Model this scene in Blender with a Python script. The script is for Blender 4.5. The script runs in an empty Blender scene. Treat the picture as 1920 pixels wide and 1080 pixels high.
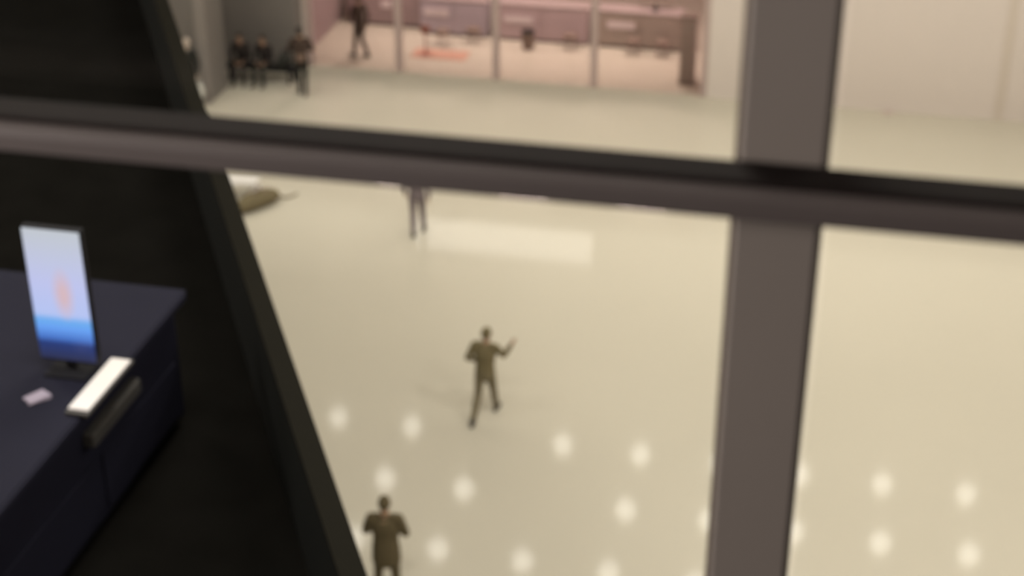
import bpy, bmesh, math, random
import numpy as np
from mathutils import Vector
from mathutils.kdtree import KDTree

random.seed(4)
scene = bpy.context.scene
col = scene.collection
R = math.radians

# ------------------------------------------------------------------ camera, world, lights, exposure
cam = bpy.data.cameras.new('camera')
cam.sensor_width = 36.0
cam.lens = 3000.0 / 1920.0 * 36.0
cam.clip_start = 0.05
cam.clip_end = 200
cam.dof.use_dof = True
cam.dof.focus_distance = 3.3
cam.dof.aperture_fstop = 2.8
camo = bpy.data.objects.new('camera', cam)
camo.location = (0, 0, 14.6)
camo.rotation_euler = (R(62), 0, R(12.5))
col.objects.link(camo)
scene.camera = camo

world = bpy.data.worlds.new('world')
scene.world = world
world.use_nodes = True
world.node_tree.nodes['Background'].inputs[0].default_value = (0.02, 0.02, 0.025, 1)
world.node_tree.nodes['Background'].inputs[1].default_value = 0.3

vs = scene.view_settings
vs.view_transform = 'Standard'
vs.look = 'None'
vs.exposure = 0.0
vs.gamma = 1.0
vs.use_curve_mapping = False

ATRIUM_FILL_W = 1060      # each unseen fill panel added high over the hall
DOWNLIGHT_W = 53    # each recessed downlight of the gallery soffit
SHOP_W = 135
CORRIDOR_W = 160


# ------------------------------------------------------------------ materials
def mat(name, color, rough=0.6, metal=0.0, var=0.06, scale=8.0, bump=0.0, spec=0.5, emit=None, estr=0.0, coat=0.0):
    m = bpy.data.materials.new(name)
    m.use_nodes = True
    nt = m.node_tree
    b = nt.nodes['Principled BSDF']
    b.inputs['Roughness'].default_value = rough
    b.inputs['Metallic'].default_value = metal
    b.inputs['Specular IOR Level'].default_value = spec
    b.inputs['Coat Weight'].default_value = coat
    tc = nt.nodes.new('ShaderNodeTexCoord')
    nz = nt.nodes.new('ShaderNodeTexNoise')
    nz.inputs['Scale'].default_value = scale
    nz.inputs['Detail'].default_value = 4
    nt.links.new(tc.outputs['Object'], nz.inputs['Vector'])
    mx = nt.nodes.new('ShaderNodeMix')
    mx.data_type = 'RGBA'
    c = Vector(color)
    mx.inputs[6].default_value = (*(c * (1 - var)), 1)
    mx.inputs[7].default_value = (*(c * (1 + var)), 1)
    nt.links.new(nz.outputs['Fac'], mx.inputs[0])
    nt.links.new(mx.outputs[2], b.inputs['Base Color'])
    if bump:
        bp = nt.nodes.new('ShaderNodeBump')
        bp.inputs['Strength'].default_value = bump
        bp.inputs['Distance'].default_value = 0.01
        nt.links.new(nz.outputs['Fac'], bp.inputs['Height'])
        nt.links.new(bp.outputs['Normal'], b.inputs['Normal'])
    if emit:
        b.inputs['Emission Color'].default_value = (*emit, 1)
        b.inputs['Emission Strength'].default_value = estr
    return m


def glass_mat(name, tint=(1, 1, 1)):
    m = bpy.data.materials.new(name)
    m.use_nodes = True
    nt = m.node_tree
    nt.nodes.remove(nt.nodes['Principled BSDF'])
    out = nt.nodes['Material Output']
    tr = nt.nodes.new('ShaderNodeBsdfTransparent')
    tr.inputs[0].default_value = (*tint, 1)
    gl = nt.nodes.new('ShaderNodeBsdfGlossy')
    gl.inputs['Roughness'].default_value = 0.02
    fr = nt.nodes.new('ShaderNodeFresnel')
    fr.inputs['IOR'].default_value = 1.3
    mx = nt.nodes.new('ShaderNodeMixShader')
    nt.links.new(fr.outputs[0], mx.inputs[0])
    nt.links.new(tr.outputs[0], mx.inputs[1])
    nt.links.new(gl.outputs[0], mx.inputs[2])
    nt.links.new(mx.outputs[0], out.inputs['Surface'])
    return m


def screen_mat():
    """what the portrait display shows: a pale page with an orange-pink blot and a blue band, its counter reflection painted below"""
    m = bpy.data.materials.new('display_picture')
    m.use_nodes = True
    nt = m.node_tree
    b = nt.nodes['Principled BSDF']
    b.inputs['Base Color'].default_value = (0.02, 0.02, 0.03, 1)
    b.inputs['Roughness'].default_value = 0.2
    tc = nt.nodes.new('ShaderNodeTexCoord')
    sep = nt.nodes.new('ShaderNodeSeparateXYZ')
    nt.links.new(tc.outputs['Generated'], sep.inputs[0])
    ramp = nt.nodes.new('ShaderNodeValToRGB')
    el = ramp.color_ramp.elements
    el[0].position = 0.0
    el[0].color = (0.02, 0.025, 0.07, 1)  # dark navy foot paints the display's reflection in the counter top
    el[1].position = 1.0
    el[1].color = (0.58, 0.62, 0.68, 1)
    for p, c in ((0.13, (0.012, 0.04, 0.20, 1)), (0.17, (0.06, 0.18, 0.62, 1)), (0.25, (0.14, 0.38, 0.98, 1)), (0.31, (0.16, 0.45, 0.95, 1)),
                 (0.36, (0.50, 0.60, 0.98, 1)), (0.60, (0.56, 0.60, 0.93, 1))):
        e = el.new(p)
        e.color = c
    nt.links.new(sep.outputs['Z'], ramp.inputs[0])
    # orange-pink blot
    mp = nt.nodes.new('ShaderNodeMapping')
    mp.inputs['Location'].default_value = (-0.58, 0, -0.52)
    nt.links.new(tc.outputs['Generated'], mp.inputs['Vector'])
    s2 = nt.nodes.new('ShaderNodeSeparateXYZ')
    nt.links.new(mp.outputs[0], s2.inputs[0])
    cb = nt.nodes.new('ShaderNodeCombineXYZ')
    nt.links.new(s2.outputs['X'], cb.inputs[0])
    nt.links.new(s2.outputs['Z'], cb.inputs[1])
    ln = nt.nodes.new('ShaderNodeVectorMath')
    ln.operation = 'LENGTH'
    nt.links.new(cb.outputs[0], ln.inputs[0])
    mr = nt.nodes.new('ShaderNodeMapRange')
    mr.inputs['From Min'].default_value = 0.22
    mr.inputs['From Max'].default_value = 0.05
    nt.links.new(ln.outputs['Value'], mr.inputs['Value'])
    mx = nt.nodes.new('ShaderNodeMix')
    mx.data_type = 'RGBA'
    mx.inputs[7].default_value = (0.72, 0.52, 0.58, 1)
    nt.links.new(mr.outputs[0], mx.inputs[0])
    nt.links.new(ramp.outputs[0], mx.inputs[6])
    nt.links.new(mx.outputs[2], b.inputs['Emission Color'])
    b.inputs['Emission Strength'].default_value = 1.0
    return m


M = dict(
    floor=mat('polished_beige_stone', (0.51, 0.48, 0.405), rough=0.075, var=0.03, scale=0.35, spec=0.11),
    shop_floor=mat('warm_tan_floor', (0.51, 0.46, 0.375), rough=0.25, var=0.04, scale=1.0),
    wall=mat('beige_plaster', (0.66, 0.595, 0.555), rough=0.75, var=0.02, scale=0.6),
    wall_seam=mat('beige_trim', (0.60, 0.53, 0.47), rough=0.6, var=0.02),
    grey=mat('grey_brown_cladding', (0.175, 0.16, 0.15), rough=0.6, var=0.05, scale=2),
    grey2=mat('pale_grey_cladding', (0.26, 0.235, 0.22), rough=0.6, var=0.05, scale=2),
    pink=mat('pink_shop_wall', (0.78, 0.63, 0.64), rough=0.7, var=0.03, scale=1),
    soffit=mat('white_soffit', (0.72, 0.66, 0.55), rough=0.8, var=0.02),
    ceiling=mat('white_ceiling', (0.75, 0.72, 0.66), rough=0.8, var=0.02),
    frame=mat('mauve_grey_metal', (0.46, 0.36, 0.34), rough=0.45, var=0.05),
    mullion=mat('grey_painted_metal', (0.24, 0.21, 0.185), rough=0.6, var=0.06, scale=5),
    rail=mat('dark_bronze_metal', (0.105, 0.088, 0.083), rough=0.5, metal=0.0, var=0.08, scale=6),
    railshade=mat('dark_brown_top_shade', (0.014, 0.010, 0.009), rough=0.85, var=0.1, scale=6, spec=0.1),  # near black paints the shade on the rail's top face
    gasket=mat('dark_brown_gasket', (0.10, 0.075, 0.05), rough=0.6),
    deck=mat('black_carpet', (0.0042, 0.0039, 0.0034), rough=0.95, var=0.3, scale=3, bump=0.2, spec=0.0),
    parapet=mat('black_panel', (0.006, 0.0065, 0.006), rough=0.7, var=0.2, scale=2, spec=0.1),
    parcap=mat('olive_black_cap', (0.0045, 0.004, 0.0025), rough=0.8, var=0.1, spec=0.05),
    navy=mat('dark_navy_laminate', (0.0075, 0.0075, 0.0145), rough=0.75, var=0.1, scale=4, spec=0.08),
    blackp=mat('black_plastic', (0.008, 0.008, 0.010), rough=0.6, var=0.1, spec=0.1),
    alu=mat('dull_aluminium', (0.05, 0.047, 0.045), rough=0.6, metal=0.5, var=0.05),
    warmglow=mat('warm_white_glow', (0.30, 0.29, 0.27), rough=0.4, emit=(1.0, 0.88, 0.86), estr=0.46),  # glow painted for the lit counter edge; also the wall lamp's shade
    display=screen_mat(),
    glass=glass_mat('clear_glass', (0.98, 0.98, 0.97)),
    shopglass=glass_mat('shop_glass', (0.97, 0.95, 0.95)),
    lens=mat('downlight_lens', (0.9, 0.88, 0.8), rough=0.4, emit=(1.0, 0.88, 0.66), estr=5.0),
    panel_light=mat('luminous_ceiling_panel', (0.9, 0.9, 0.85), rough=0.5, emit=(1.0, 0.9, 0.72), estr=3.0),
    lightbox=mat('lit_fascia', (0.8, 0.78, 0.72), rough=0.4, emit=(1.0, 0.93, 0.85), estr=3.2),
    trimring=mat('white_metal', (0.7, 0.7, 0.68), rough=0.4),
    mauve=mat('mauve_panel', (0.38, 0.31, 0.345), rough=0.5, var=0.08, scale=3),
    rose=mat('rose_brown_panel', (0.40, 0.29, 0.30), rough=0.5, var=0.08, scale=3),
    brown=mat('brown_panel', (0.30, 0.235, 0.20), rough=0.5, var=0.08, scale=3),
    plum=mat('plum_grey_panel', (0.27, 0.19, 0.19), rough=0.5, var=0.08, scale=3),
    ctop=mat('dusky_counter_top', (0.34, 0.26, 0.25), rough=0.4),
    mauve2=mat('mauve_paper', (0.20, 0.17, 0.22), rough=0.7),
    pale=mat('pale_plate', (0.60, 0.50, 0.50), rough=0.5),
    seatdk=mat('dark_brown_upholstery', (0.17, 0.115, 0.09), rough=0.8),
    red=mat('brick_red_mat', (0.46, 0.26, 0.19), rough=0.9, var=0.1, scale=10, bump=0.2),
    redpost=mat('dull_red_metal', (0.30, 0.11, 0.08), rough=0.5),
    white=mat('white_laminate', (0.70, 0.68, 0.66), rough=0.4, var=0.03),
    bag=mat('olive_brown_canvas', (0.13, 0.105, 0.055), rough=0.85, var=0.12, scale=20, bump=0.3),
    skin=mat('skin', (0.36, 0.22, 0.15), rough=0.55, var=0.05, scale=20),
    hair=mat('dark_hair', (0.018, 0.013, 0.01), rough=0.6, var=0.2, scale=60, bump=0.4),
    eye=mat('dark_eye', (0.02, 0.015, 0.012), rough=0.2),
    lip=mat('lip', (0.30, 0.13, 0.11), rough=0.5),
    shoe=mat('black_shoe', (0.02, 0.018, 0.015), rough=0.5),
    olive=mat('olive_khaki_cloth', (0.13, 0.105, 0.052), rough=0.9, var=0.12, scale=25, bump=0.3),
    olivetr=mat('dark_olive_trousers', (0.15, 0.125, 0.075), rough=0.9, var=0.12, scale=25, bump=0.3),
    brownc=mat('dark_olive_brown_cloth', (0.075, 0.058, 0.026), rough=0.9, var=0.12, scale=25, bump=0.3),
    plumtr=mat('purple_grey_trousers', (0.16, 0.13, 0.14), rough=0.9, var=0.1, scale=25),
    blackc=mat('black_cloth', (0.018, 0.013, 0.012), rough=0.9, var=0.2, scale=25),
    choc=mat('chocolate_brown_cloth', (0.038, 0.022, 0.014), rough=0.9, var=0.15, scale=25),
    greendk=mat('black_green_cloth', (0.013, 0.014, 0.011), rough=0.9, var=0.15, scale=25),
    paleskin=mat('pale_skin', (0.50, 0.42, 0.36), rough=0.55),
    whitebag=mat('white_canvas', (0.62, 0.62, 0.58), rough=0.8, var=0.05, scale=20),
)


# ------------------------------------------------------------------ helpers
def tag(o, label=None, cat=None, group=None, kind=None):
    if label: o['label'] = label
    if cat: o['category'] = cat
    if group: o['group'] = group
    if kind: o['kind'] = kind
    return o


def empty(name, loc=(0, 0, 0), rz=0.0, parent=None):
    o = bpy.data.objects.new(name, None)
    o.location = loc
    o.rotation_euler = (0, 0, rz)
    o.empty_display_size = 0.2
    col.objects.link(o)
    if parent: o.parent = parent
    return o


def bm_box(bm, x0, x1, y0, y1, z0, z1):
    v = [bm.verts.new(p) for p in ((x0, y0, z0), (x1, y0, z0), (x1, y1, z0), (x0, y1, z0),
                                   (x0, y0, z1), (x1, y0, z1), (x1, y1, z1), (x0, y1, z1))]
    for f in ((0, 3, 2, 1), (4, 5, 6, 7), (0, 1, 5, 4), (1, 2, 6, 5), (2, 3, 7, 6), (3, 0, 4, 7)):
        bm.faces.new([v[i] for i in f])


def finish(bm, name, m, parent=None, bevel=0.0, smooth=False, seg=2, loc=None):
    bmesh.ops.recalc_face_normals(bm, faces=bm.faces)
    if bevel:
        bmesh.ops.bevel(bm, geom=list(bm.edges), offset=bevel, segments=seg, affect='EDGES', profile=0.5)
    me = bpy.data.meshes.new(name)
    bm.to_mesh(me)
    bm.free()
    me.materials.append(m)
    if smooth:
        for p in me.polygons: p.use_smooth = True
    o = bpy.data.objects.new(name, me)
    col.objects.link(o)
    if parent: o.parent = parent
    if loc: o.location = loc
    return o


def box(name, x0, x1, y0, y1, z0, z1, m, parent=None, bevel=0.0):
    bm = bmesh.new()
    bm_box(bm, x0, x1, y0, y1, z0, z1)
    return finish(bm, name, m, parent, bevel)


def prism(name, pts, z0, z1, m, parent=None, bevel=0.0):
    bm = bmesh.new()
    a = [bm.verts.new((x, y, z0)) for x, y in pts]
    b = [bm.verts.new((x, y, z1)) for x, y in pts]
    n = len(pts)
    bm.faces.new(a[::-1])
    bm.faces.new(b)
    for i in range(n):
        bm.faces.new((a[i], a[(i + 1) % n], b[(i + 1) % n], b[i]))
    return finish(bm, name, m, parent, bevel)


def lathe(name, prof, m, parent=None, n=24, loc=None):
    bm = bmesh.new()
    rings = []
    for r, z in prof:
        rings.append([bm.verts.new((r * math.cos(2 * math.pi * i / n), r * math.sin(2 * math.pi * i / n), z)) for i in range(n)])
    for a, b in zip(rings, rings[1:]):
        for i in range(n):
            bm.faces.new((a[i], a[(i + 1) % n], b[(i + 1) % n], b[i]))
    bm.faces.new(rings[0][::-1])
    bm.faces.new(rings[-1])
    return finish(bm, name, m, parent, smooth=False, loc=loc)


def loft(bm, pts, radii, side=None, n=14, dome=True):
    """tube through pts; radii are (across side, other) per point; ends domed"""
    pts = [Vector(p) for p in pts]
    radii = [r if isinstance(r, tuple) else (r, r) for r in radii]
    P, Q = [], []
    if dome:
        d0 = (pts[0] - pts[1]).normalized()
        k = min(radii[0])
        for s in (0.98, 0.8, 0.45):
            P.append(pts[0] + d0 * k * s); c = math.sqrt(1 - s * s); Q.append((radii[0][0] * c, radii[0][1] * c))
    P += pts; Q += radii
    if dome:
        d1 = (pts[-1] - pts[-2]).normalized()
        k = min(radii[-1])
        for s in (0.45, 0.8, 0.98):
            P.append(pts[-1] + d1 * k * s); c = math.sqrt(1 - s * s); Q.append((radii[-1][0] * c, radii[-1][1] * c))
    rings = []
    sd = Vector(side) if side else None
    for i, p in enumerate(P):
        a = P[max(i - 1, 0)]; b = P[min(i + 1, len(P) - 1)]
        t = (b - a).normalized()
        s = sd
        if s is None:
            s = Vector((1, 0, 0)) if abs(t.x) < 0.8 else Vector((0, 1, 0))
        u = (s - t * s.dot(t))
        if u.length < 1e-4: u = t.orthogonal()
        u.normalize()
        w = t.cross(u)
        rings.append([bm.verts.new(p + u * (Q[i][0] * math.cos(2 * math.pi * j / n)) + w * (Q[i][1] * math.sin(2 * math.pi * j / n))) for j in range(n)])
    for a, b in zip(rings, rings[1:]):
        for j in range(n):
            bm.faces.new((a[j], a[(j + 1) % n], b[(j + 1) % n], b[j]))
    bm.faces.new(rings[0][::-1])
    bm.faces.new(rings[-1])


def tube(name, pts, r, m, parent=None, n=10):
    bm = bmesh.new()
    loft(bm, pts, [r] * len(pts), n=n)
    return finish(bm, name, m, parent, smooth=True)


# ------------------------------------------------------------------ the hall
YW = 37.8            # storefront wall
YG = 1.43            # glass of the lookout
SOFFIT = 8.0


def struct(o, label=None):
    o['kind'] = 'structure'
    if label: o['label'] = label
    return o


struct(box('floor', -24, 16, 1.6, YW, -0.3, 0, M['floor']), 'polished beige stone floor of the hall')
struct(box('ceiling', -24.3, 16.3, 1.2, 38.2, 19, 19.3, M['ceiling']), 'white ceiling high above the hall')
struct(box('wall_left', -24.3, -24, 1.2, 38.2, -0.3, 19, M['wall']), 'beige wall on the left of the hall')
struct(box('wall_right', 16, 16.3, 1.2, 38.2, -0.3, 19, M['wall']), 'beige wall on the right of the hall')
# back wall: three solid pieces around the shopfront opening
wb = struct(empty('wall_back', (0, YW, 0)), 'beige back wall with the wide shop opening')
box('wall_panel', -3.4, 16, 0, 0.3, 0, 19, M['wall'], wb)
box('wall_panel', -24, -13.9, 0, 0.3, 0, 19, M['wall'], wb)
box('lintel', -13.9, -3.4, 0, 0.3, 4.0, 19, M['wall'], wb)
box('pilaster', 3.55, 3.75, -0.03, 0, 0, 8.0, M['wall_seam'], wb)
# front wall under and beside the lookout
wf = struct(empty('wall_front', (0, 1.35, 0)), 'beige wall below the lookout window')
box('wall_panel', -24, 16, 0, 0.25, 0, 12.98, M['wall'], wf)
box('wall_panel', -24, -3.65, 0, 0.25, 13.0, 19, M['wall'], wf)
box('wall_panel', 3.75, 16, 0, 0.25, 13.0, 19, M['wall'], wf)
box('lintel', -3.65, 3.75, 0, 0.25, 16.4, 19, M['wall'], wf)

# grey recess wall left of the shop and the clad column in front of it
gw = struct(box('wall_recess', -20.5, -13.95, YW - 0.6, YW - 0.01, 0, SOFFIT, M['grey']), 'grey-brown clad wall left of the shop')
pc = struct(empty('trim_1', (-15.95, 35.3, 0)), 'pale grey clad square column')
box('column_shaft', -0.75, 0.6, -0.55, 0.6, 0, SOFFIT - 0.01, M['grey'], pc, 0.02)
box('corner_strip', 0.35, 0.63, -0.58, -0.54, 0, SOFFIT - 0.01, M['grey2'], pc)

# gallery soffit over the far half of the hall
struct(box('trim_2', -24, 16, 24.0, YW, SOFFIT, SOFFIT + 0.6, M['soffit']), 'pale soffit of the gallery over the far half of the hall')

# ---- recessed downlights of the soffit (their gleam lies on the floor)
def downlight():
    t = empty('downlight')
    lathe('trim_ring', [(0.19, -0.012), (0.20, -0.004), (0.20, 0.0), (0.15, 0.0)], M['trimring'], t)
    lathe('lens', [(0.135, -0.016), (0.14, -0.013), (0.14, -0.012)], M['lens'], t)
    L = bpy.data.lights.new('lamp', 'SPOT')
    L.energy = DOWNLIGHT_W
    L.color = (1.0, 0.95, 0.86)
    L.spot_size = R(165)
    L.spot_blend = 0.8
    L.shadow_soft_size = 0.24
    lo = bpy.data.objects.new('lamp', L)
    lo.location = (0, 0, -0.26)
    col.objects.link(lo)
    lo.parent = t
    return t


proto = downlight()
plain = [c for c in proto.children if c.type == 'LIGHT'][0].data
wash = [c for c in proto.children if c.type == 'LIGHT'][0].data.copy()
wash.energy = DOWNLIGHT_W * 3.7
first = True
cols_x = [-11.93 + 1.965 * i for i in range(-3, 12)]
for ry in (33.1, 30.72, 28.3, 25.9):
    for x in cols_x:
        if (abs(x + 8) < 0.3 and ry == 33.1) or (abs(x + 6.03) < 0.3 and ry == 30.72):
            continue
        if x > 14.5: continue
        if first:
            o = proto
            first = False
        else:
            o = proto.copy()
            col.objects.link(o)
            for ch in proto.children:
                c = ch.copy()
                col.objects.link(c)
                c.parent = o
                if c.type == 'LIGHT' and ry != 33.1:
                    c.data = plain
                    c.rotation_euler = (0, 0, 0)
        o.location = (x, ry, SOFFIT)
        if ry == 33.1:      # the row next to the wall is aimed at it
            lamp = [c for c in o.children if c.type == 'LIGHT'][0]
            lamp.data = wash
            lamp.rotation_euler = (R(16), 0, 0)
        tag(o, 'round white downlight recessed in the soffit, its gleam on the floor', 'downlight', 'downlights in the gallery soffit')

# ---- luminous panels added out of view in the high ceiling to light the hall
spots = [(-14, 6, 'over the dark gallery deck'), (-3, 6, 'nearest the lookout window'), (9, 6, 'near the right wall, lookout side'),
         (-14, 15, 'over the far end of the dark deck'), (-3, 15, 'over the middle of the hall'), (9, 15, 'near the right wall, by the soffit')]
for x, y, w in spots:
    t = empty('ceiling_fill_panel', (x, y, 19))
    box('frame', -1.7, 1.7, -1.7, 1.7, -0.10, -0.005, M['trimring'], t, 0.01)
    box('glow_face', -1.6, 1.6, -1.6, 1.6, -0.115, -0.10, M['panel_light'], t)
    L = bpy.data.lights.new('lamp', 'AREA')
    L.shape = 'SQUARE'
    L.size = 3.1
    L.energy = ATRIUM_FILL_W
    L.color = (1.0, 0.96, 0.88)
    lo = bpy.data.objects.new('lamp', L)
    lo.location = (0, 0, -0.14)
    col.objects.link(lo)
    lo.parent = t
    tag(t, 'unseen square fill panel added in the high ceiling, ' + w, 'ceiling light', 'added ceiling fill panels')

# ------------------------------------------------------------------ the shop behind the glass
struct(box('floor_shop', -14.2, -3.1, YW + 0.001, 47, -0.3, 0.0, M['shop_floor']), 'warm tan floor inside the shop')
struct(box('wall_shop_back', -14.2, -3.1, 47, 47.2, -0.3, 4.2, M['pink']), 'pink back wall of the shop')
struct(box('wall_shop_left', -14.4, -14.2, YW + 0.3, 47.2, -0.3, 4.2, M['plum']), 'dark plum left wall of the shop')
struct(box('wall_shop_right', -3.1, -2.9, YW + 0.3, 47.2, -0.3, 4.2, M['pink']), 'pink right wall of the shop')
struct(box('ceiling_shop', -14.4, -2.9, YW + 0.3, 47.2, 4.2, 4.4, M['ceiling']), 'white ceiling of the shop')

sf = struct(empty('window_2', (0, YW + 0.12, 0)), 'wide glazed shopfront with slim mauve-grey posts')
posts = [-13.82, -11.4, -8.82, -6.28, -3.47]
for x in posts:
    box('post', x - 0.085, x + 0.085, -0.09, 0.09, 0, 4.0, M['frame'], sf, 0.01)
for a, b in zip(posts, posts[1:]):
    box('pane', a + 0.086, b - 0.086, -0.006, 0.006, 0.03, 3.9, M['shopglass'], sf)
    box('header', a + 0.086, b - 0.086, -0.07, 0.07, 3.9, 4.0, M['frame'], sf)

fas = empty('fascia_lightbox', (-8.6, YW - 0.005, 3.95))
box('case', -2.5, 2.5, -0.2, 0, 0, 1.0, M['frame'], fas, 0.01)
box('lit_face', -2.45, 2.45, -0.215, -0.201, 0.05, 0.95, M['lightbox'], fas)
tag(fas, 'long blank lit fascia box above the shop glass', 'lightbox')


def counter(x0, x1, y, m, label, px, pz):
    t = empty('display_counter', ((x0 + x1) / 2, y, 0))
    h = (x1 - x0) / 2
    box('body', -h + 0.03, h - 0.03, 0.03, 0.62, 0.06, 1.0, m, t, 0.01)
    box('plinth', -h + 0.08, h - 0.08, 0.08, 0.58, 0.0, 0.06, M['blackp'], t)
    box('top', -h, h, 0, 0.66, 1.0, 1.04, M['ctop'], t, 0.008)
    box('front_panel', -h + 0.1, -0.03, 0.012, 0.029, 0.12, 0.94, m, t, 0.005)
    box('front_panel', 0.03, h - 0.1, 0.012, 0.029, 0.12, 0.94, m, t, 0.005)
    c = (x0 + x1) / 2
    box('label_plate', px[0] - c, px[1] - c, -0.006, 0.011, pz[0], pz[1], M['pale'], t, 0.003)
    tag(t, label, 'counter', 'row of display counters in the shop')


counter(-13.9, -11.75, 41.3, M['plum'], 'dark plum-grey shop counter, leftmost, behind the walking shopper', (-12.9, -12.6), (0.55, 0.75))
counter(-11.95 + 0.25, -9.75, 40.9, M['mauve'], 'mauve shop counter behind the red mat', (-11.55, -10.85), (0.56, 0.74))
counter(-9.55, -6.95, 40.9, M['rose'], 'rose-brown shop counter with the small bin in front', (-9.3, -8.5), (0.52, 0.69))
counter(-6.75, -4.4, 40.9, M['brown'], 'brown shop counter on the right carrying a monitor', (-6.45, -5.7), (0.56, 0.74))

# monitor on the right-hand counter
t = empty('counter_monitor', (-5.2, 41.22, 1.04))
lathe('foot', [(0.12, 0.0), (0.12, 0.012), (0.03, 0.02)], M['blackp'], t)
box('neck', -0.02, 0.02, -0.02, 0.02, 0.015, 0.24, M['blackp'], t)
box('housing', -0.40, 0.40, -0.03, 0.03, 0.22, 0.70, M['brown'], t, 0.012)
box('screen', -0.37, 0.37, 0.031, 0.036, 0.25, 0.67, M['blackp'], t)
tag(t, 'dark monitor on a thin neck standing on the brown shop counter', 'monitor')

# brown pillar at the right end of the shopfront
t = empty('display_pillar', (-4.0, 38.75, 0))
box('shaft', -0.19, 0.19, -0.19, 0.19, 0.05, 1.75, M['brown'], t, 0.015)
box('foot', -0.22, 0.22, -0.22, 0.22, 0.0, 0.05, M['seatdk'], t, 0.01)
box('cap', -0.22, 0.22, -0.22, 0.22, 1.75, 1.80, M['seatdk'], t, 0.01)
tag(t, 'tall dark brown display pillar just inside the right end of the shop glass', 'pillar')


def stool(x, y, label):
    t = empty('low_stool', (x, y, 0))
    lathe('seat', [(0.17, 0.30), (0.20, 0.32), (0.205, 0.38), (0.18, 0.42), (0.05, 0.43)], M['seatdk'], t)
    for k in range(4):
        a = math.pi / 4 + k * math.pi / 2
        tube('leg', [(0.16 * math.cos(a), 0.16 * math.sin(a), 0.012), (0.12 * math.cos(a), 0.12 * math.sin(a), 0.31)], 0.014, M['frame'], t, 8)
    tag(t, label, 'stool', 'low stools along the shop counters')


stool(-10.83, 40.15, 'dark low stool by the mauve counter, nearest the red mat')
stool(-10.05, 40.5, 'dark low stool at the right end of the mauve counter')
stool(-7.38, 40.55, 'dark low stool in front of the rose-brown counter')
stool(-5.66, 40.55, 'dark low stool in front of the middle of the brown counter')
stool(-4.9, 40.55, 'dark low stool between the brown counter and the display pillar')

t = empty('waste_bin', (-8.5, 40.35, 0))
lathe('bin_body', [(0.14, 0.0), (0.15, 0.02), (0.18, 0.46), (0.165, 0.47)], M['seatdk'], t)
lathe('rim', [(0.165, 0.471), (0.19, 0.472), (0.19, 0.50), (0.16, 0.505)], M['blackp'], t)
tag(t, 'small dark bin on the shop floor before the rose-brown counter', 'bin')

o = box('floor_mat', -11.45, -9.95, 39.05, 39.75, 0.0, 0.015, M['red'], None, 0.004)
tag(o, 'brick red mat lying on the shop floor behind the glass', 'mat')
t = empty('sign_stand', (-11.08, 39.3, 0.015))
lathe('foot', [(0.15, 0.0), (0.15, 0.012), (0.03, 0.03)], M['redpost'], t)
tube('pole', [(0, 0, 0.03), (0, 0, 0.78)], 0.025, M['redpost'], t)
box('plate', -0.13, 0.13, -0.01, 0.01, 0.60, 0.80, M['redpost'], t, 0.005)
tag(t, 'dull red sign stand with a small blank plate standing on the red mat', 'sign')

for x, w in ((-12.2, 'left'), (-8.6, 'middle'), (-5.2, 'right')):
    t = empty('shop_light', (x, 40.4, 4.2))
    box('housing', -0.75, 0.75, -0.3, 0.3, -0.06, -0.002, M['trimring'], t, 0.01)
    box('glow_face', -0.72, 0.72, -0.27, 0.27, -0.07, -0.061, M['panel_light'], t)
    L = bpy.data.lights.new('lamp', 'AREA')
    L.shape = 'RECTANGLE'
    L.size = 1.4
    L.size_y = 0.5
    L.energy = SHOP_W * 1.0
    L.color = (1.0, 0.83, 0.77)
    lo = bpy.data.objects.new('lamp', L)
    lo.location = (0, 0, -0.09)
    col.objects.link(lo)
    lo.parent = t
    tag(t, 'flat shop ceiling light, %s of the three' % w, 'ceiling light', 'flat lights on the shop ceiling')

# small floor socket at the right wall
t = empty('floor_socket', (1.07, YW - 0.14, 0))
box('plate', -0.16, 0.16, -0.09, 0.09, 0, 0.03, M['wall_seam'], t, 0.006)
box('lid', -0.10, 0.10, -0.05, 0.05, 0.03, 0.05, M['frame'], t, 0.004)
tag(t, 'small flat floor socket at the foot of the bare beige wall', 'socket')

# ------------------------------------------------------------------ dark gallery deck on the left
E0 = Vector((-2.16, 6.29))
ED = Vector((-4.86, 8.75)).normalized()
EN = Vector((-ED.y, ED.x))       # towards the deck
def epos(y): return E0 + ED * ((y - E0.y) / ED.y)
a, b = epos(1.62), epos(22.0)
deck = struct(prism('floor_deck', [(a.x, a.y), (b.x, b.y), (-23.99, 22.0), (-23.99, 1.62)], 8.05, 8.4, M['deck']), 'black floor of the dark gallery deck')
pp = struct(empty('wall_parapet', (0, 0, 0)), 'black parapet along the slanting edge of the dark deck')
n = EN * 0.12
N = 6
for k in range(N):
    p = a.lerp(b, k / N) + ED * 0.004
    q = a.lerp(b, (k + 1) / N) - ED * 0.004
    prism('parapet_panel', [tuple(p), tuple(q), tuple(q + n), tuple(p + n)], 8.4, 9.37, M['parapet'], pp)
prism('parapet_cap', [tuple(a - EN * 0.0), tuple(b), tuple(b + EN * 0.14), tuple(a + EN * 0.14)], 9.37, 9.40, M['parcap'], pp)

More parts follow.
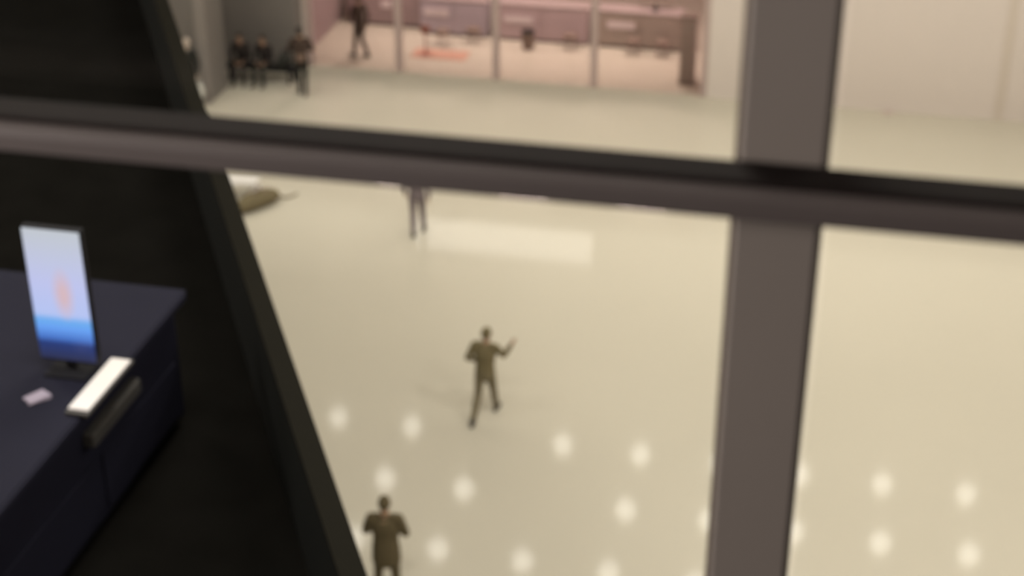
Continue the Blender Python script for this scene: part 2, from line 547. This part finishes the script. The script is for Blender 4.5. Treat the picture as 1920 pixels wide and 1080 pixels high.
# counter on the deck with its lit edge, and the portrait display on it
t = empty('service_counter', (-4.95, 7.6, 8.4))
box('body', -0.72, 0.60, -1.5, 1.3, 0.08, 1.0, M['navy'], t, 0.01)
box('plinth', -0.66, 0.54, -1.44, 1.24, 0.0, 0.08, M['blackp'], t)
box('worktop', -0.78, 0.68, -1.55, 1.35, 1.0, 1.05, M['navy'], t, 0.006)
box('edge_strip', 0.681, 0.70, -1.5, 1.3, 1.0, 1.045, M['navy'], t, 0.004)
box('bumper_rail', 0.601, 0.68, -0.15, 0.55, 0.72, 0.82, M['alu'], t, 0.015)
box('side_panel', 0.601, 0.615, -1.4, -0.05, 0.14, 0.55, M['navy'], t, 0.004)
box('side_panel', 0.601, 0.615, 0.05, 1.2, 0.14, 0.55, M['navy'], t, 0.004)
tag(t, 'dark navy service counter on the black deck', 'counter')

t = empty('edge_glint', (-4.275, 7.63, 9.45))  # glowing bar stands in for light caught on the counter edge
box('glint_base', -0.075, 0.075, -0.33, 0.33, 0, 0.025, M['alu'], t, 0.006)
box('glow_face', -0.065, 0.065, -0.30, 0.30, 0.025, 0.04, M['warmglow'], t, 0.006)
tag(t, 'short warm-white glowing bar added for the light caught on the navy counter edge', 'lamp')

t = empty('portrait_display', (-4.54, 7.78, 9.45))
box('foot', -0.14, 0.14, -0.10, 0.10, 0, 0.018, M['blackp'], t, 0.006)
box('stem', -0.03, 0.03, 0.0, 0.03, 0.018, 0.12, M['blackp'], t, 0.004)
h = box('housing', -0.193, 0.193, -0.01, 0.045, 0.07, 0.995, M['blackp'], t, 0.01)
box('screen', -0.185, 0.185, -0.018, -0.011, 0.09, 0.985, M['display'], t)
tag(t, 'upright display with a pale page and blue band on the navy counter', 'display')

o = empty('leaflet_stack', (-4.60, 7.44, 9.45))
for k in range(4):
    l = box('leaflet', -0.05, 0.05, -0.07, 0.07, 0.004 * k, 0.004 * k + 0.003, M['mauve2'], o)
    l.rotation_euler = (0, 0, 0.06 * k - 0.7)
tag(o, 'small stack of mauve-grey leaflets on the navy counter before the display', 'leaflets')


# ------------------------------------------------------------------ people
def build_person(loc, rz, pose, mats, label, height=1.75, hair=True, voxel=0.0085, hem=None):
    """one continuous body mesh grown from tapered limbs, joined by a voxel remesh"""
    s = height / 1.75
    prims = []      # (material key, pts, radii, side)
    P = pose
    def mir(p, sg): return (p[0] * sg, p[1], p[2])
    pel = Vector(P.get('pelvis', (0, 0, 0.93)))
    che = Vector(P.get('chest', (0, 0.01, 1.28)))
    nek = Vector(P.get('neck', (0, 0.0, 1.46)))
    hed = Vector(P.get('head', (0, 0.03, 1.625)))
    wai = pel.lerp(che, 0.45)
    up = (nek - che).normalized()
    hemr = P.get('hem', 0.0)
    bk = P.get('bulk', 1.0)
    if hemr:
        prims.append(('top', [pel - Vector((0, 0, hemr)), pel, wai], [(0.175 * bk, 0.125), (0.168 * bk, 0.12), (0.15 * bk, 0.108)], (1, 0, 0)))
    prims.append(('top', [pel - (wai - pel) * 0.25, pel + (wai - pel) * 0.3, wai, che, che.lerp(nek, 0.55), nek - up * 0.02],
                  [(0.165 * bk, 0.118), (0.162 * bk, 0.115), (0.148 * bk, 0.105), (0.178 * bk, 0.122), (0.165 * bk, 0.098), (0.075, 0.07)], (1, 0, 0)))
    prims.append(('leg', [pel + Vector((0, 0, -0.06)), pel + Vector((0, 0, 0.0))], [(0.158, 0.112), (0.160, 0.113)], (1, 0, 0)))
    prims.append(('skin', [nek - up * 0.03, nek.lerp(hed, 0.6)], [0.058, 0.054], None))
    # head: cranium, jaw, nose, ears
    hd = Vector(P.get('look', (0, 1, 0))).normalized()
    sd = Vector((hd.y, -hd.x, 0)).normalized()
    prims.append(('skin', [hed - hd * 0.015 + Vector((0, 0, 0.01)), hed + hd * 0.01 + Vector((0, 0, 0.035))], [(0.073, 0.088), (0.073, 0.085)], tuple(sd)))
    prims.append(('skin', [hed + hd * 0.035 + Vector((0, 0, -0.075)), hed + hd * 0.02 + Vector((0, 0, 0.0))], [(0.045, 0.045), (0.066, 0.066)], tuple(sd)))
    prims.append(('skin', [hed + hd * 0.112 + Vector((0, 0, -0.03)), hed + hd * 0.088 + Vector((0, 0, 0.015))], [0.014, 0.010], None))
    for sg in (-1, 1):
        e = hed + sd * 0.075 * sg
        prims.append(('skin', [e + Vector((0, 0, -0.022)), e + Vector((0, 0, 0.02))], [(0.010, 0.018), (0.010, 0.022)], tuple(sd)))
    for sg, k in ((-1, 'l'), (1, 'r')):
        sh = Vector(P.get('sh_' + k, (0.185 * sg + (che.x + nek.x) / 2, (che.y + nek.y) / 2, 1.415 + (nek.z - 1.46))))
        el = Vector(P['el_' + k]); wr = Vector(P['wr_' + k])
        prims.append(('top', [sh.lerp(nek, 0.5), sh], [0.062, 0.066], None))
        prims.append(('top', [sh, sh.lerp(el, 0.4), el, el.lerp(wr, 0.3), wr - (wr - el) * 0.08], [0.064 * bk, 0.058 * bk, 0.047 * bk, 0.046 * bk, 0.036 * bk], None))
        d = Vector(P.get('hd_' + k, tuple((wr - el)))).normalized()
        pn = Vector(P.get('pn_' + k, (-sg, 0.2, 0)))
        pn = (pn - d * pn.dot(d)).normalized()
        ac = d.cross(pn).normalized()     # across the palm
        prims.append(('skin', [wr - d * 0.03, wr + d * 0.02, wr + d * 0.075], [(0.028, 0.022), (0.036, 0.019), (0.040, 0.016)], tuple(ac)))
        curl = P.get('curl_' + k, 0.5)
        for i, ln in enumerate((0.072, 0.082, 0.076, 0.060)):
            c = curl
            if P.get('point_' + k) and i == 0: c = 0.0
            base = wr + d * 0.078 + ac * (0.031 - 0.0205 * i)
            m1 = base + (d * math.cos(c * 0.7) + pn * math.sin(c * 0.7)) * ln * 0.5
            m2 = m1 + (d * math.cos(c * 1.8) + pn * math.sin(c * 1.8)) * ln * 0.5
            prims.append(('skin', [base - d * 0.012, base, m1, m2], [0.0095, 0.0095, 0.0085, 0.0075], None))
        tb = wr + d * 0.025 + ac * 0.034
        prims.append(('skin', [tb - ac * 0.012, tb + ac * 0.022 + d * 0.022 + pn * 0.006, tb + ac * 0.028 + d * 0.055 + pn * 0.018], [0.013, 0.011, 0.009], None))
        hip = Vector(P.get('hip_' + k, (pel.x + 0.088 * sg, pel.y, pel.z - 0.03)))
        kn = Vector(P['kn_' + k]); an = Vector(P['an_' + k])
        prims.append(('leg', [hip, hip.lerp(kn, 0.5), kn, kn.lerp(an, 0.3), an + (kn - an) * 0.08], [0.094, 0.080, 0.062, 0.063, 0.050], None))
        td = Vector(P.get('toe_' + k, (0.12 * sg, 1, 0))).normalized()
        sole = an.z - 0.085
        prims.append(('shoe', [an + Vector((0, 0, 0.02)), an - Vector((0, 0, 0.03))], [0.045, 0.045], None))
        hz = sole + 0.038
        prims.append(('shoe', [Vector((an.x, an.y, hz)) - td * 0.045, Vector((an.x, an.y, hz)) + td * 0.06, Vector((an.x, an.y, hz - 0.006)) + td * 0.17],
                      [(0.036, 0.038), (0.043, 0.040), (0.036, 0.030)], (td.y, -td.x, 0)))
    bm = bmesh.new()
    src = []
    ki = ['top', 'leg', 'skin', 'shoe']
    for key, pts, rad, side in prims:
        pts = [Vector(p) * s for p in pts]
        rad = [tuple(q * s for q in (r if isinstance(r, tuple) else (r, r))) for r in rad]
        P2, R2 = [pts[0]], [rad[0]]
        for a_, b_, ra, rb in zip(pts, pts[1:], rad, rad[1:]):
            m_ = max(1, int((b_ - a_).length / 0.03))
            for q_ in range(1, m_ + 1):
                f_ = q_ / m_
                P2.append(a_.lerp(b_, f_))
                R2.append((ra[0] + (rb[0] - ra[0]) * f_, ra[1] + (rb[1] - ra[1]) * f_))
        n0 = len(bm.verts)
        loft(bm, P2, R2, side, n=20)
        bm.verts.ensure_lookup_table()
        src += [(bm.verts[v_].co.copy(), ki.index(key)) for v_ in range(n0, len(bm.verts))]
    bmesh.ops.recalc_face_normals(bm, faces=bm.faces)
    me = bpy.data.meshes.new('tmp')
    bm.to_mesh(me)
    bm.free()
    tmp = bpy.data.objects.new('tmp', me)
    col.objects.link(tmp)
    rm = tmp.modifiers.new('r', 'REMESH')
    rm.mode = 'VOXEL'
    rm.voxel_size = voxel
    sm = tmp.modifiers.new('s', 'SMOOTH')
    sm.factor = 0.5
    sm.iterations = 3
    dg = bpy.context.evaluated_depsgraph_get()
    body = bpy.data.meshes.new_from_object(tmp.evaluated_get(dg))
    body.name = 'person'
    bpy.data.objects.remove(tmp)
    # cloth, skin and shoes by the nearest limb
    keys = ['top', 'leg', 'skin', 'shoe']
    body.materials.clear()
    for k in keys: body.materials.append(mats[k])
    npoly = len(body.polygons)
    cen = np.empty(npoly * 3); body.polygons.foreach_get('center', cen); cen = cen.reshape(-1, 3)
    idx = np.zeros(npoly, dtype=np.int32)
    kd = KDTree(len(src))
    for i_, (co, k_) in enumerate(src): kd.insert(co, i_)
    kd.balance()
    for i_ in range(npoly):
        idx[i_] = src[kd.find(cen[i_])[1]][1]
    body.polygons.foreach_set('material_index', idx)
    body.polygons.foreach_set('use_smooth', np.ones(npoly, dtype=bool))
    o = bpy.data.objects.new('person', body)
    o.location = loc
    o.rotation_euler = (0, 0, rz)
    col.objects.link(o)
    # hair, eyes, mouth
    hs = hed * s
    if hair:
        hb = bmesh.new()
        bmesh.ops.create_icosphere(hb, subdivisions=3, radius=1)
        for v in list(hb.verts):
            p = v.co.copy()
            w = sd * p.x * 0.084 + hd * p.y * 0.104 + Vector((0, 0, p.z * 0.112))
            v.co = hs + (w + Vector((0, 0, 0.032)) - hd * 0.016) * s
        cut = [f for f in hb.faces if (f.calc_center_median() - hs).dot(hd) > 0.045 * s and (f.calc_center_median() - hs).z < 0.065 * s or (f.calc_center_median() - hs).z < -0.055 * s]
        bmesh.ops.delete(hb, geom=cut, context='FACES')
        ho = finish(hb, 'hair', mats.get('hair', M['hair']), o, smooth=True)
        so = ho.modifiers.new('thick', 'SOLIDIFY')
        so.thickness = 0.02 * s
        so.offset = -1
    for sg in (-1, 1):
        eb = bmesh.new()
        bmesh.ops.create_icosphere(eb, subdivisions=2, radius=0.011 * s)
        c = hs + (hd * 0.082 + sd * 0.031 * sg + Vector((0, 0, 0.012))) * s
        for v in eb.verts: v.co += c
        finish(eb, 'eye', M['eye'], o, smooth=True)
    mb = bmesh.new()
    c = hs + (hd * 0.082 + Vector((0, 0, -0.068))) * s
    loft(mb, [c - sd * 0.02 * s, c + sd * 0.02 * s], [0.006 * s, 0.006 * s], n=8)
    finish(mb, 'mouth', M['lip'], o, smooth=True)
    tag(o, label, 'person')
    return o


def clothes(top, leg, skin='skin', shoe='shoe', hair='hair'):
    return dict(top=M[top], leg=M[leg], skin=M[skin], shoe=M[shoe], hair=M[hair])


stand = dict(el_l=(-0.245, -0.02, 1.12), wr_l=(-0.25, 0.07, 0.87), el_r=(0.245, -0.02, 1.12), wr_r=(0.25, 0.07, 0.87),
             kn_l=(-0.10, 0.015, 0.49), an_l=(-0.105, -0.02, 0.085), kn_r=(0.10, 0.015, 0.49), an_r=(0.105, -0.02, 0.085))

# the person gesturing with a raised right hand in the middle of the floor (mid-stride, walking away)
p = dict(bulk=1.1, pelvis=(0, 0, 0.91), chest=(-0.01, 0.03, 1.26), neck=(0, 0.05, 1.44), head=(0.01, 0.08, 1.605),
         el_l=(-0.30, -0.03, 1.16), wr_l=(-0.24, 0.17, 1.02), el_r=(0.29, 0.12, 1.21), wr_r=(0.40, 0.22, 1.40), hd_r=(0.55, 0.35, 0.6),
         point_r=True, curl_r=1.4,
         kn_l=(-0.11, -0.06, 0.47), an_l=(-0.13, -0.34, 0.095), kn_r=(0.09, 0.18, 0.48), an_r=(0.10, 0.28, 0.085),
         toe_l=(-0.1, 1, 0), toe_r=(0.1, 1, 0), look=(0.3, 1, 0))
build_person((-5.37, 22.16, 0), R(-4), p, clothes('olive', 'olivetr', hair='olive'), 'person in olive clothes walking across the floor with one arm raised', 1.72)

# the person with folded arms at the lower edge
p = dict(stand, chest=(0, 0.01, 1.29), hem=0.20, bulk=1.16,
         el_l=(-0.275, 0.03, 1.18), wr_l=(-0.02, 0.24, 1.20), el_r=(0.275, 0.03, 1.16), wr_r=(0.03, 0.26, 1.15),
         hd_l=(1, 0.0, 0.05), hd_r=(-1, 0.0, 0.05), pn_l=(0, -1, 0), pn_r=(0, -1, 0),
         kn_l=(-0.12, 0.0, 0.49), an_l=(-0.14, -0.02, 0.085), kn_r=(0.12, 0.0, 0.49), an_r=(0.14, -0.02, 0.085))
build_person((-5.6, 17.16, 0), R(8), p, clothes('brownc', 'brownc', hair='brownc'), 'person in dark olive-brown clothes with folded arms beside the black parapet', 1.80)

# the walker whose upper body the rail hides
p = dict(stand, el_l=(-0.25, -0.05, 1.12), wr_l=(-0.25, 0.10, 0.89), el_r=(0.25, -0.06, 1.12), wr_r=(0.25, -0.08, 0.87),
         kn_l=(-0.09, 0.02, 0.49), an_l=(-0.08, -0.16, 0.10), kn_r=(0.10, 0.12, 0.49), an_r=(0.11, 0.16, 0.085))
build_person((-8.36, 28.7, 0), R(12), p, clothes('plumtr', 'plumtr'), 'person in purple-grey trousers standing far off under the handrail', 1.74)

# shopper behind the glass
p = dict(stand, el_l=(-0.27, 0.02, 1.14), wr_l=(-0.16, 0.22, 1.05), el_r=(0.25, -0.06, 1.12), wr_r=(0.25, 0.0, 0.87),
         kn_l=(-0.09, 0.10, 0.49), an_l=(-0.09, 0.16, 0.085), kn_r=(0.09, 0.03, 0.49), an_r=(0.10, -0.18, 0.10))
build_person((-12.72, 38.75, 0), R(60), p, clothes('choc', 'choc'), 'person in chocolate brown walking behind the shop glass', 1.72)

# three near the grey column: two sitting on a bench, one standing with a rucksack
def seated(dx, lean):
    return dict(pelvis=(0, 0, 0.50), chest=(0, 0.06 + lean, 0.86), neck=(0, 0.10 + lean, 1.04), head=(0, 0.15 + lean, 1.20),
                hip_l=(-0.09, 0.02, 0.50), hip_r=(0.09, 0.02, 0.50),
                sh_l=(-0.185, 0.09 + lean, 0.99), sh_r=(0.185, 0.09 + lean, 0.99),
                el_l=(-0.25, 0.14 + lean, 0.70), wr_l=(-0.12, 0.34 + lean, 0.62), el_r=(0.25, 0.14 + lean, 0.70), wr_r=(0.10, 0.36 + lean, 0.62),
                kn_l=(-0.13 + dx, 0.45, 0.49), an_l=(-0.12, 0.44, 0.085), kn_r=(0.13 + dx, 0.45, 0.49), an_r=(0.12, 0.50, 0.085))


t = empty('bench', (-14.85, 36.55, 0))
box('seat', -0.75, 1.10, -0.24, 0.24, 0.33, 0.38, M['blackp'], t, 0.01)
for x in (-0.62, 0.97):
    for y in (-0.18, 0.18):
        box('leg', x - 0.03, x + 0.03, y - 0.03, y + 0.03, 0, 0.33, M['blackp'], t, 0.004)
tag(t, 'low black bench beside the grey column with two people on it', 'bench')
build_person((-15.13, 36.50, 0), R(182), seated(0, 0.05), clothes('blackc', 'blackc'), 'person in black sitting on the bench next to the grey column', 1.72)
build_person((-14.52, 36.50, 0), R(172), seated(0.02, -0.02), clothes('blackc', 'greendk'), 'person in black sitting at the shop end of the bench', 1.68)

p = dict(stand, el_l=(-0.30, 0.02, 1.15), wr_l=(-0.16, 0.22, 1.12), el_r=(0.30, 0.0, 1.16), wr_r=(0.17, 0.22, 1.12),
         kn_l=(-0.09, 0.07, 0.49), an_l=(-0.08, 0.10, 0.085), kn_r=(0.08, 0.02, 0.49), an_r=(0.07, -0.10, 0.09))
build_person((-13.30, 35.75, 0), R(20), p, clothes('choc', 'greendk'), 'person in dark brown standing with a rucksack left of the shop', 1.78)
t = empty('rucksack', (-13.26, 35.62, 1.0), R(20))
bm = bmesh.new()
loft(bm, [(0, -0.16, 0.02), (0, -0.17, 0.15), (0, -0.16, 0.36), (0, -0.13, 0.46)], [(0.14, 0.08), (0.16, 0.11), (0.15, 0.10), (0.10, 0.06)], (1, 0, 0), 18)
finish(bm, 'pack', M['choc'], t, smooth=True)
bm = bmesh.new()
loft(bm, [(0, -0.265, 0.06), (0, -0.27, 0.20)], [(0.10, 0.03), (0.10, 0.03)], (1, 0, 0), 14)
finish(bm, 'pocket', M['seatdk'], t, smooth=True)
for sg in (-1, 1):
    tube('strap', [(0.10 * sg, -0.09, 0.40), (0.11 * sg, 0.02, 0.475), (0.11 * sg, 0.13, 0.43), (0.13 * sg, 0.14, 0.25), (0.15 * sg, 0.02, 0.08), (0.13 * sg, -0.09, 0.05)], 0.014, M['seatdk'], t, 8)
tag(t, 'dark brown rucksack on the back of the standing person by the shop', 'rucksack')

t = empty('holdall', (-14.02, 36.5, 0.38), R(80))
bm = bmesh.new()
loft(bm, [(-0.20, 0, 0.19), (-0.12, 0, 0.21), (0.12, 0, 0.21), (0.20, 0, 0.19)], [(0.10, 0.14), (0.14, 0.20), (0.14, 0.20), (0.10, 0.14)], (0, 1, 0), 18)
for v in bm.verts: v.co.z = max(v.co.z, 0.003)
finish(bm, 'body', M['greendk'], t, smooth=True)
tube('handle', [(-0.10, 0, 0.39), (-0.08, 0, 0.50), (0.08, 0, 0.50), (0.10, 0, 0.39)], 0.014, M['blackc'], t, 8)
tag(t, 'black-green holdall standing on the shop end of the black bench', 'bag')

# person at the edge of the deck with a white bag
p = dict(stand, wr_r=(0.26, 0.05, 0.87), curl_r=1.6)
build_person((-15.72, 34.45, 0), R(175), p, clothes('greendk', 'greendk', skin='paleskin', hair='paleskin'), 'pale-headed person in black-green clothes half hidden by the parapet', 1.75)
t = empty('tote_bag', (-15.40, 34.22, 0.36), R(-15))
bm = bmesh.new()
loft(bm, [(0, 0, 0.02), (0, 0, 0.12), (0, 0, 0.30)], [(0.13, 0.06), (0.14, 0.055), (0.13, 0.03)], (1, 0, 0), 16)
finish(bm, 'pouch', M['whitebag'], t, smooth=True)
for y in (-0.02, 0.02):
    tube('handle', [(-0.08, y, 0.30), (-0.04, y * 0.6, 0.42), (0.0, y * 0.3, 0.45), (0.04, y * 0.6, 0.42), (0.08, y, 0.30)], 0.007, M['whitebag'], t, 8)
tag(t, 'white tote bag hanging by the half hidden person', 'bag')

# white cube table and olive bag at the parapet
t = empty('low_table', (-12.66, 29.72, 0), R(8))
box('top', -0.42, 0.42, -0.26, 0.26, 0.36, 0.41, M['white'], t, 0.012)
for x in (-0.38, 0.38):
    box('end_panel', x - 0.03, x + 0.03, -0.24, 0.24, 0, 0.36, M['white'], t, 0.006)
tag(t, 'low white table just under the handrail beside the black parapet', 'table')

t = empty('duffel_bag', (-12.05, 29.20, 0), R(58))
bm = bmesh.new()
loft(bm, [(-0.42, 0, 0.17), (-0.30, 0, 0.19), (0, 0, 0.20), (0.30, 0, 0.19), (0.42, 0, 0.17)], [(0.15, 0.14), (0.19, 0.18), (0.20, 0.19), (0.19, 0.18), (0.15, 0.14)], (0, 1, 0), 18)
for v in bm.verts: v.co.z = max(v.co.z, 0.004)
finish(bm, 'body', M['bag'], t, smooth=True)
for y in (-0.12, 0.12):
    tube('handle', [(-0.16, y * 1.2, 0.30), (-0.13, y * 0.7, 0.43), (0, y * 0.5, 0.47), (0.13, y * 0.7, 0.43), (0.16, y * 1.2, 0.30)], 0.013, M['seatdk'], t, 8)
tube('zip', [(-0.36, 0, 0.352), (0, 0, 0.395), (0.36, 0, 0.352)], 0.007, M['seatdk'], t, 8)
tube('strap', [(0.50, 0.02, 0.20), (0.62, 0.0, 0.05), (0.80, -0.08, 0.02), (1.02, -0.05, 0.02)], 0.022, M['bag'], t, 8)
tag(t, 'olive-brown duffel bag lying on the floor before the low white table', 'bag')

# ------------------------------------------------------------------ the lookout: glazing, handrail and the dim corridor behind it
w1 = struct(empty('window_1', (0, 0, 13.0)), 'tall lookout window of clear panes between grey mullions')
mx = [-2.47, -1.26, -0.05, 1.16, 2.37]
for x in mx:
    box('mullion', x - 0.040, x + 0.040, 1.365, 1.50, 0.0, 3.4, M['mullion'], w1, 0.004)
    box('gasket', x - 0.046, x - 0.0405, 1.40, 1.46, 0.0, 3.4, M['gasket'], w1)
    box('gasket', x + 0.0405, x + 0.0415, 1.40, 1.46, 0.0, 3.4, M['gasket'], w1)
ends = [-3.6] + mx + [3.7]
for a_, b_ in zip(ends, ends[1:]):
    box('pane', a_ + 0.047, b_ - 0.047, YG - 0.006, YG + 0.006, 0.02, 3.38, M['glass'], w1)

hr = empty('handrail', (0, 0, 13.0))
# rail body: rounded bar along X, top piece coloured near black for the shade on it
def bar(name, prof, m, parent):
    bm = bmesh.new()
    A = [bm.verts.new((-3.6, y, z)) for y, z in prof]
    B = [bm.verts.new((3.7, y, z)) for y, z in prof]
    n = len(prof)
    bm.faces.new(A)
    bm.faces.new(B[::-1])
    for i in range(n):
        bm.faces.new((A[i], A[(i + 1) % n], B[(i + 1) % n], B[i]))
    return finish(bm, name, m, parent)
RB = 0.985
bar('rail_bar', [(1.300, RB), (1.298, RB + 0.002), (1.298, RB + 0.017), (1.299, RB + 0.021), (1.302, RB + 0.025), (1.308, RB + 0.028),
                 (1.358, RB + 0.028), (1.358, RB)], M['rail'], hr)
bar('rail_top_shade', [(1.309, RB + 0.0282), (1.310, RB + 0.0315), (1.313, RB + 0.033), (1.355, RB + 0.033), (1.358, RB + 0.0315), (1.358, RB + 0.0282)], M['railshade'], hr)
for x in mx:
    box('bracket', x - 0.02, x + 0.02, 1.3585, 1.3648, RB + 0.004, RB + 0.024, M['rail'], hr)
tag(hr, 'dark bronze handrail crossing in front of the grey window mullion', 'handrail')

struct(box('floor_lookout', -3.65, 3.75, -4.0, 1.6, 12.75, 13.0, M['deck']), 'dark floor of the lookout corridor')
struct(box('ceiling_lookout', -3.65, 3.75, -4.0, 1.36, 16.4, 16.5, M['grey']), 'dark ceiling of the lookout corridor')
struct(box('wall_lookout_back', -3.65, 3.75, -4.1, -4.0, 13.0, 16.4, M['grey']), 'dark back wall of the lookout corridor')
struct(box('wall_lookout_left', -3.75, -3.65, -4.0, 1.35, 13.0, 16.4, M['grey']), 'dark left wall of the lookout corridor')
struct(box('wall_lookout_right', 3.75, 3.85, -4.0, 1.35, 13.0, 16.4, M['grey']), 'dark right wall of the lookout corridor')
t = empty('wall_lamp', (-3.65, -0.4, 14.7), R(-90))
box('backplate', -0.22, 0.22, 0.0, 0.03, -0.5, 0.5, M['trimring'], t, 0.01)
box('shade', -0.18, 0.18, 0.03, 0.10, -0.45, 0.45, M['warmglow'], t, 0.02)
L = bpy.data.lights.new('lamp', 'AREA')
L.shape = 'RECTANGLE'
L.size = 0.36
L.size_y = 0.9
L.energy = CORRIDOR_W
L.color = (1.0, 0.90, 0.85)
lo = bpy.data.objects.new('lamp', L)
lo.location = (0, 0.13, 0)
lo.rotation_euler = (R(90), 0, 0)
col.objects.link(lo)
lo.parent = t
tag(t, 'pale wall lamp on the left wall of the lookout corridor', 'wall lamp')
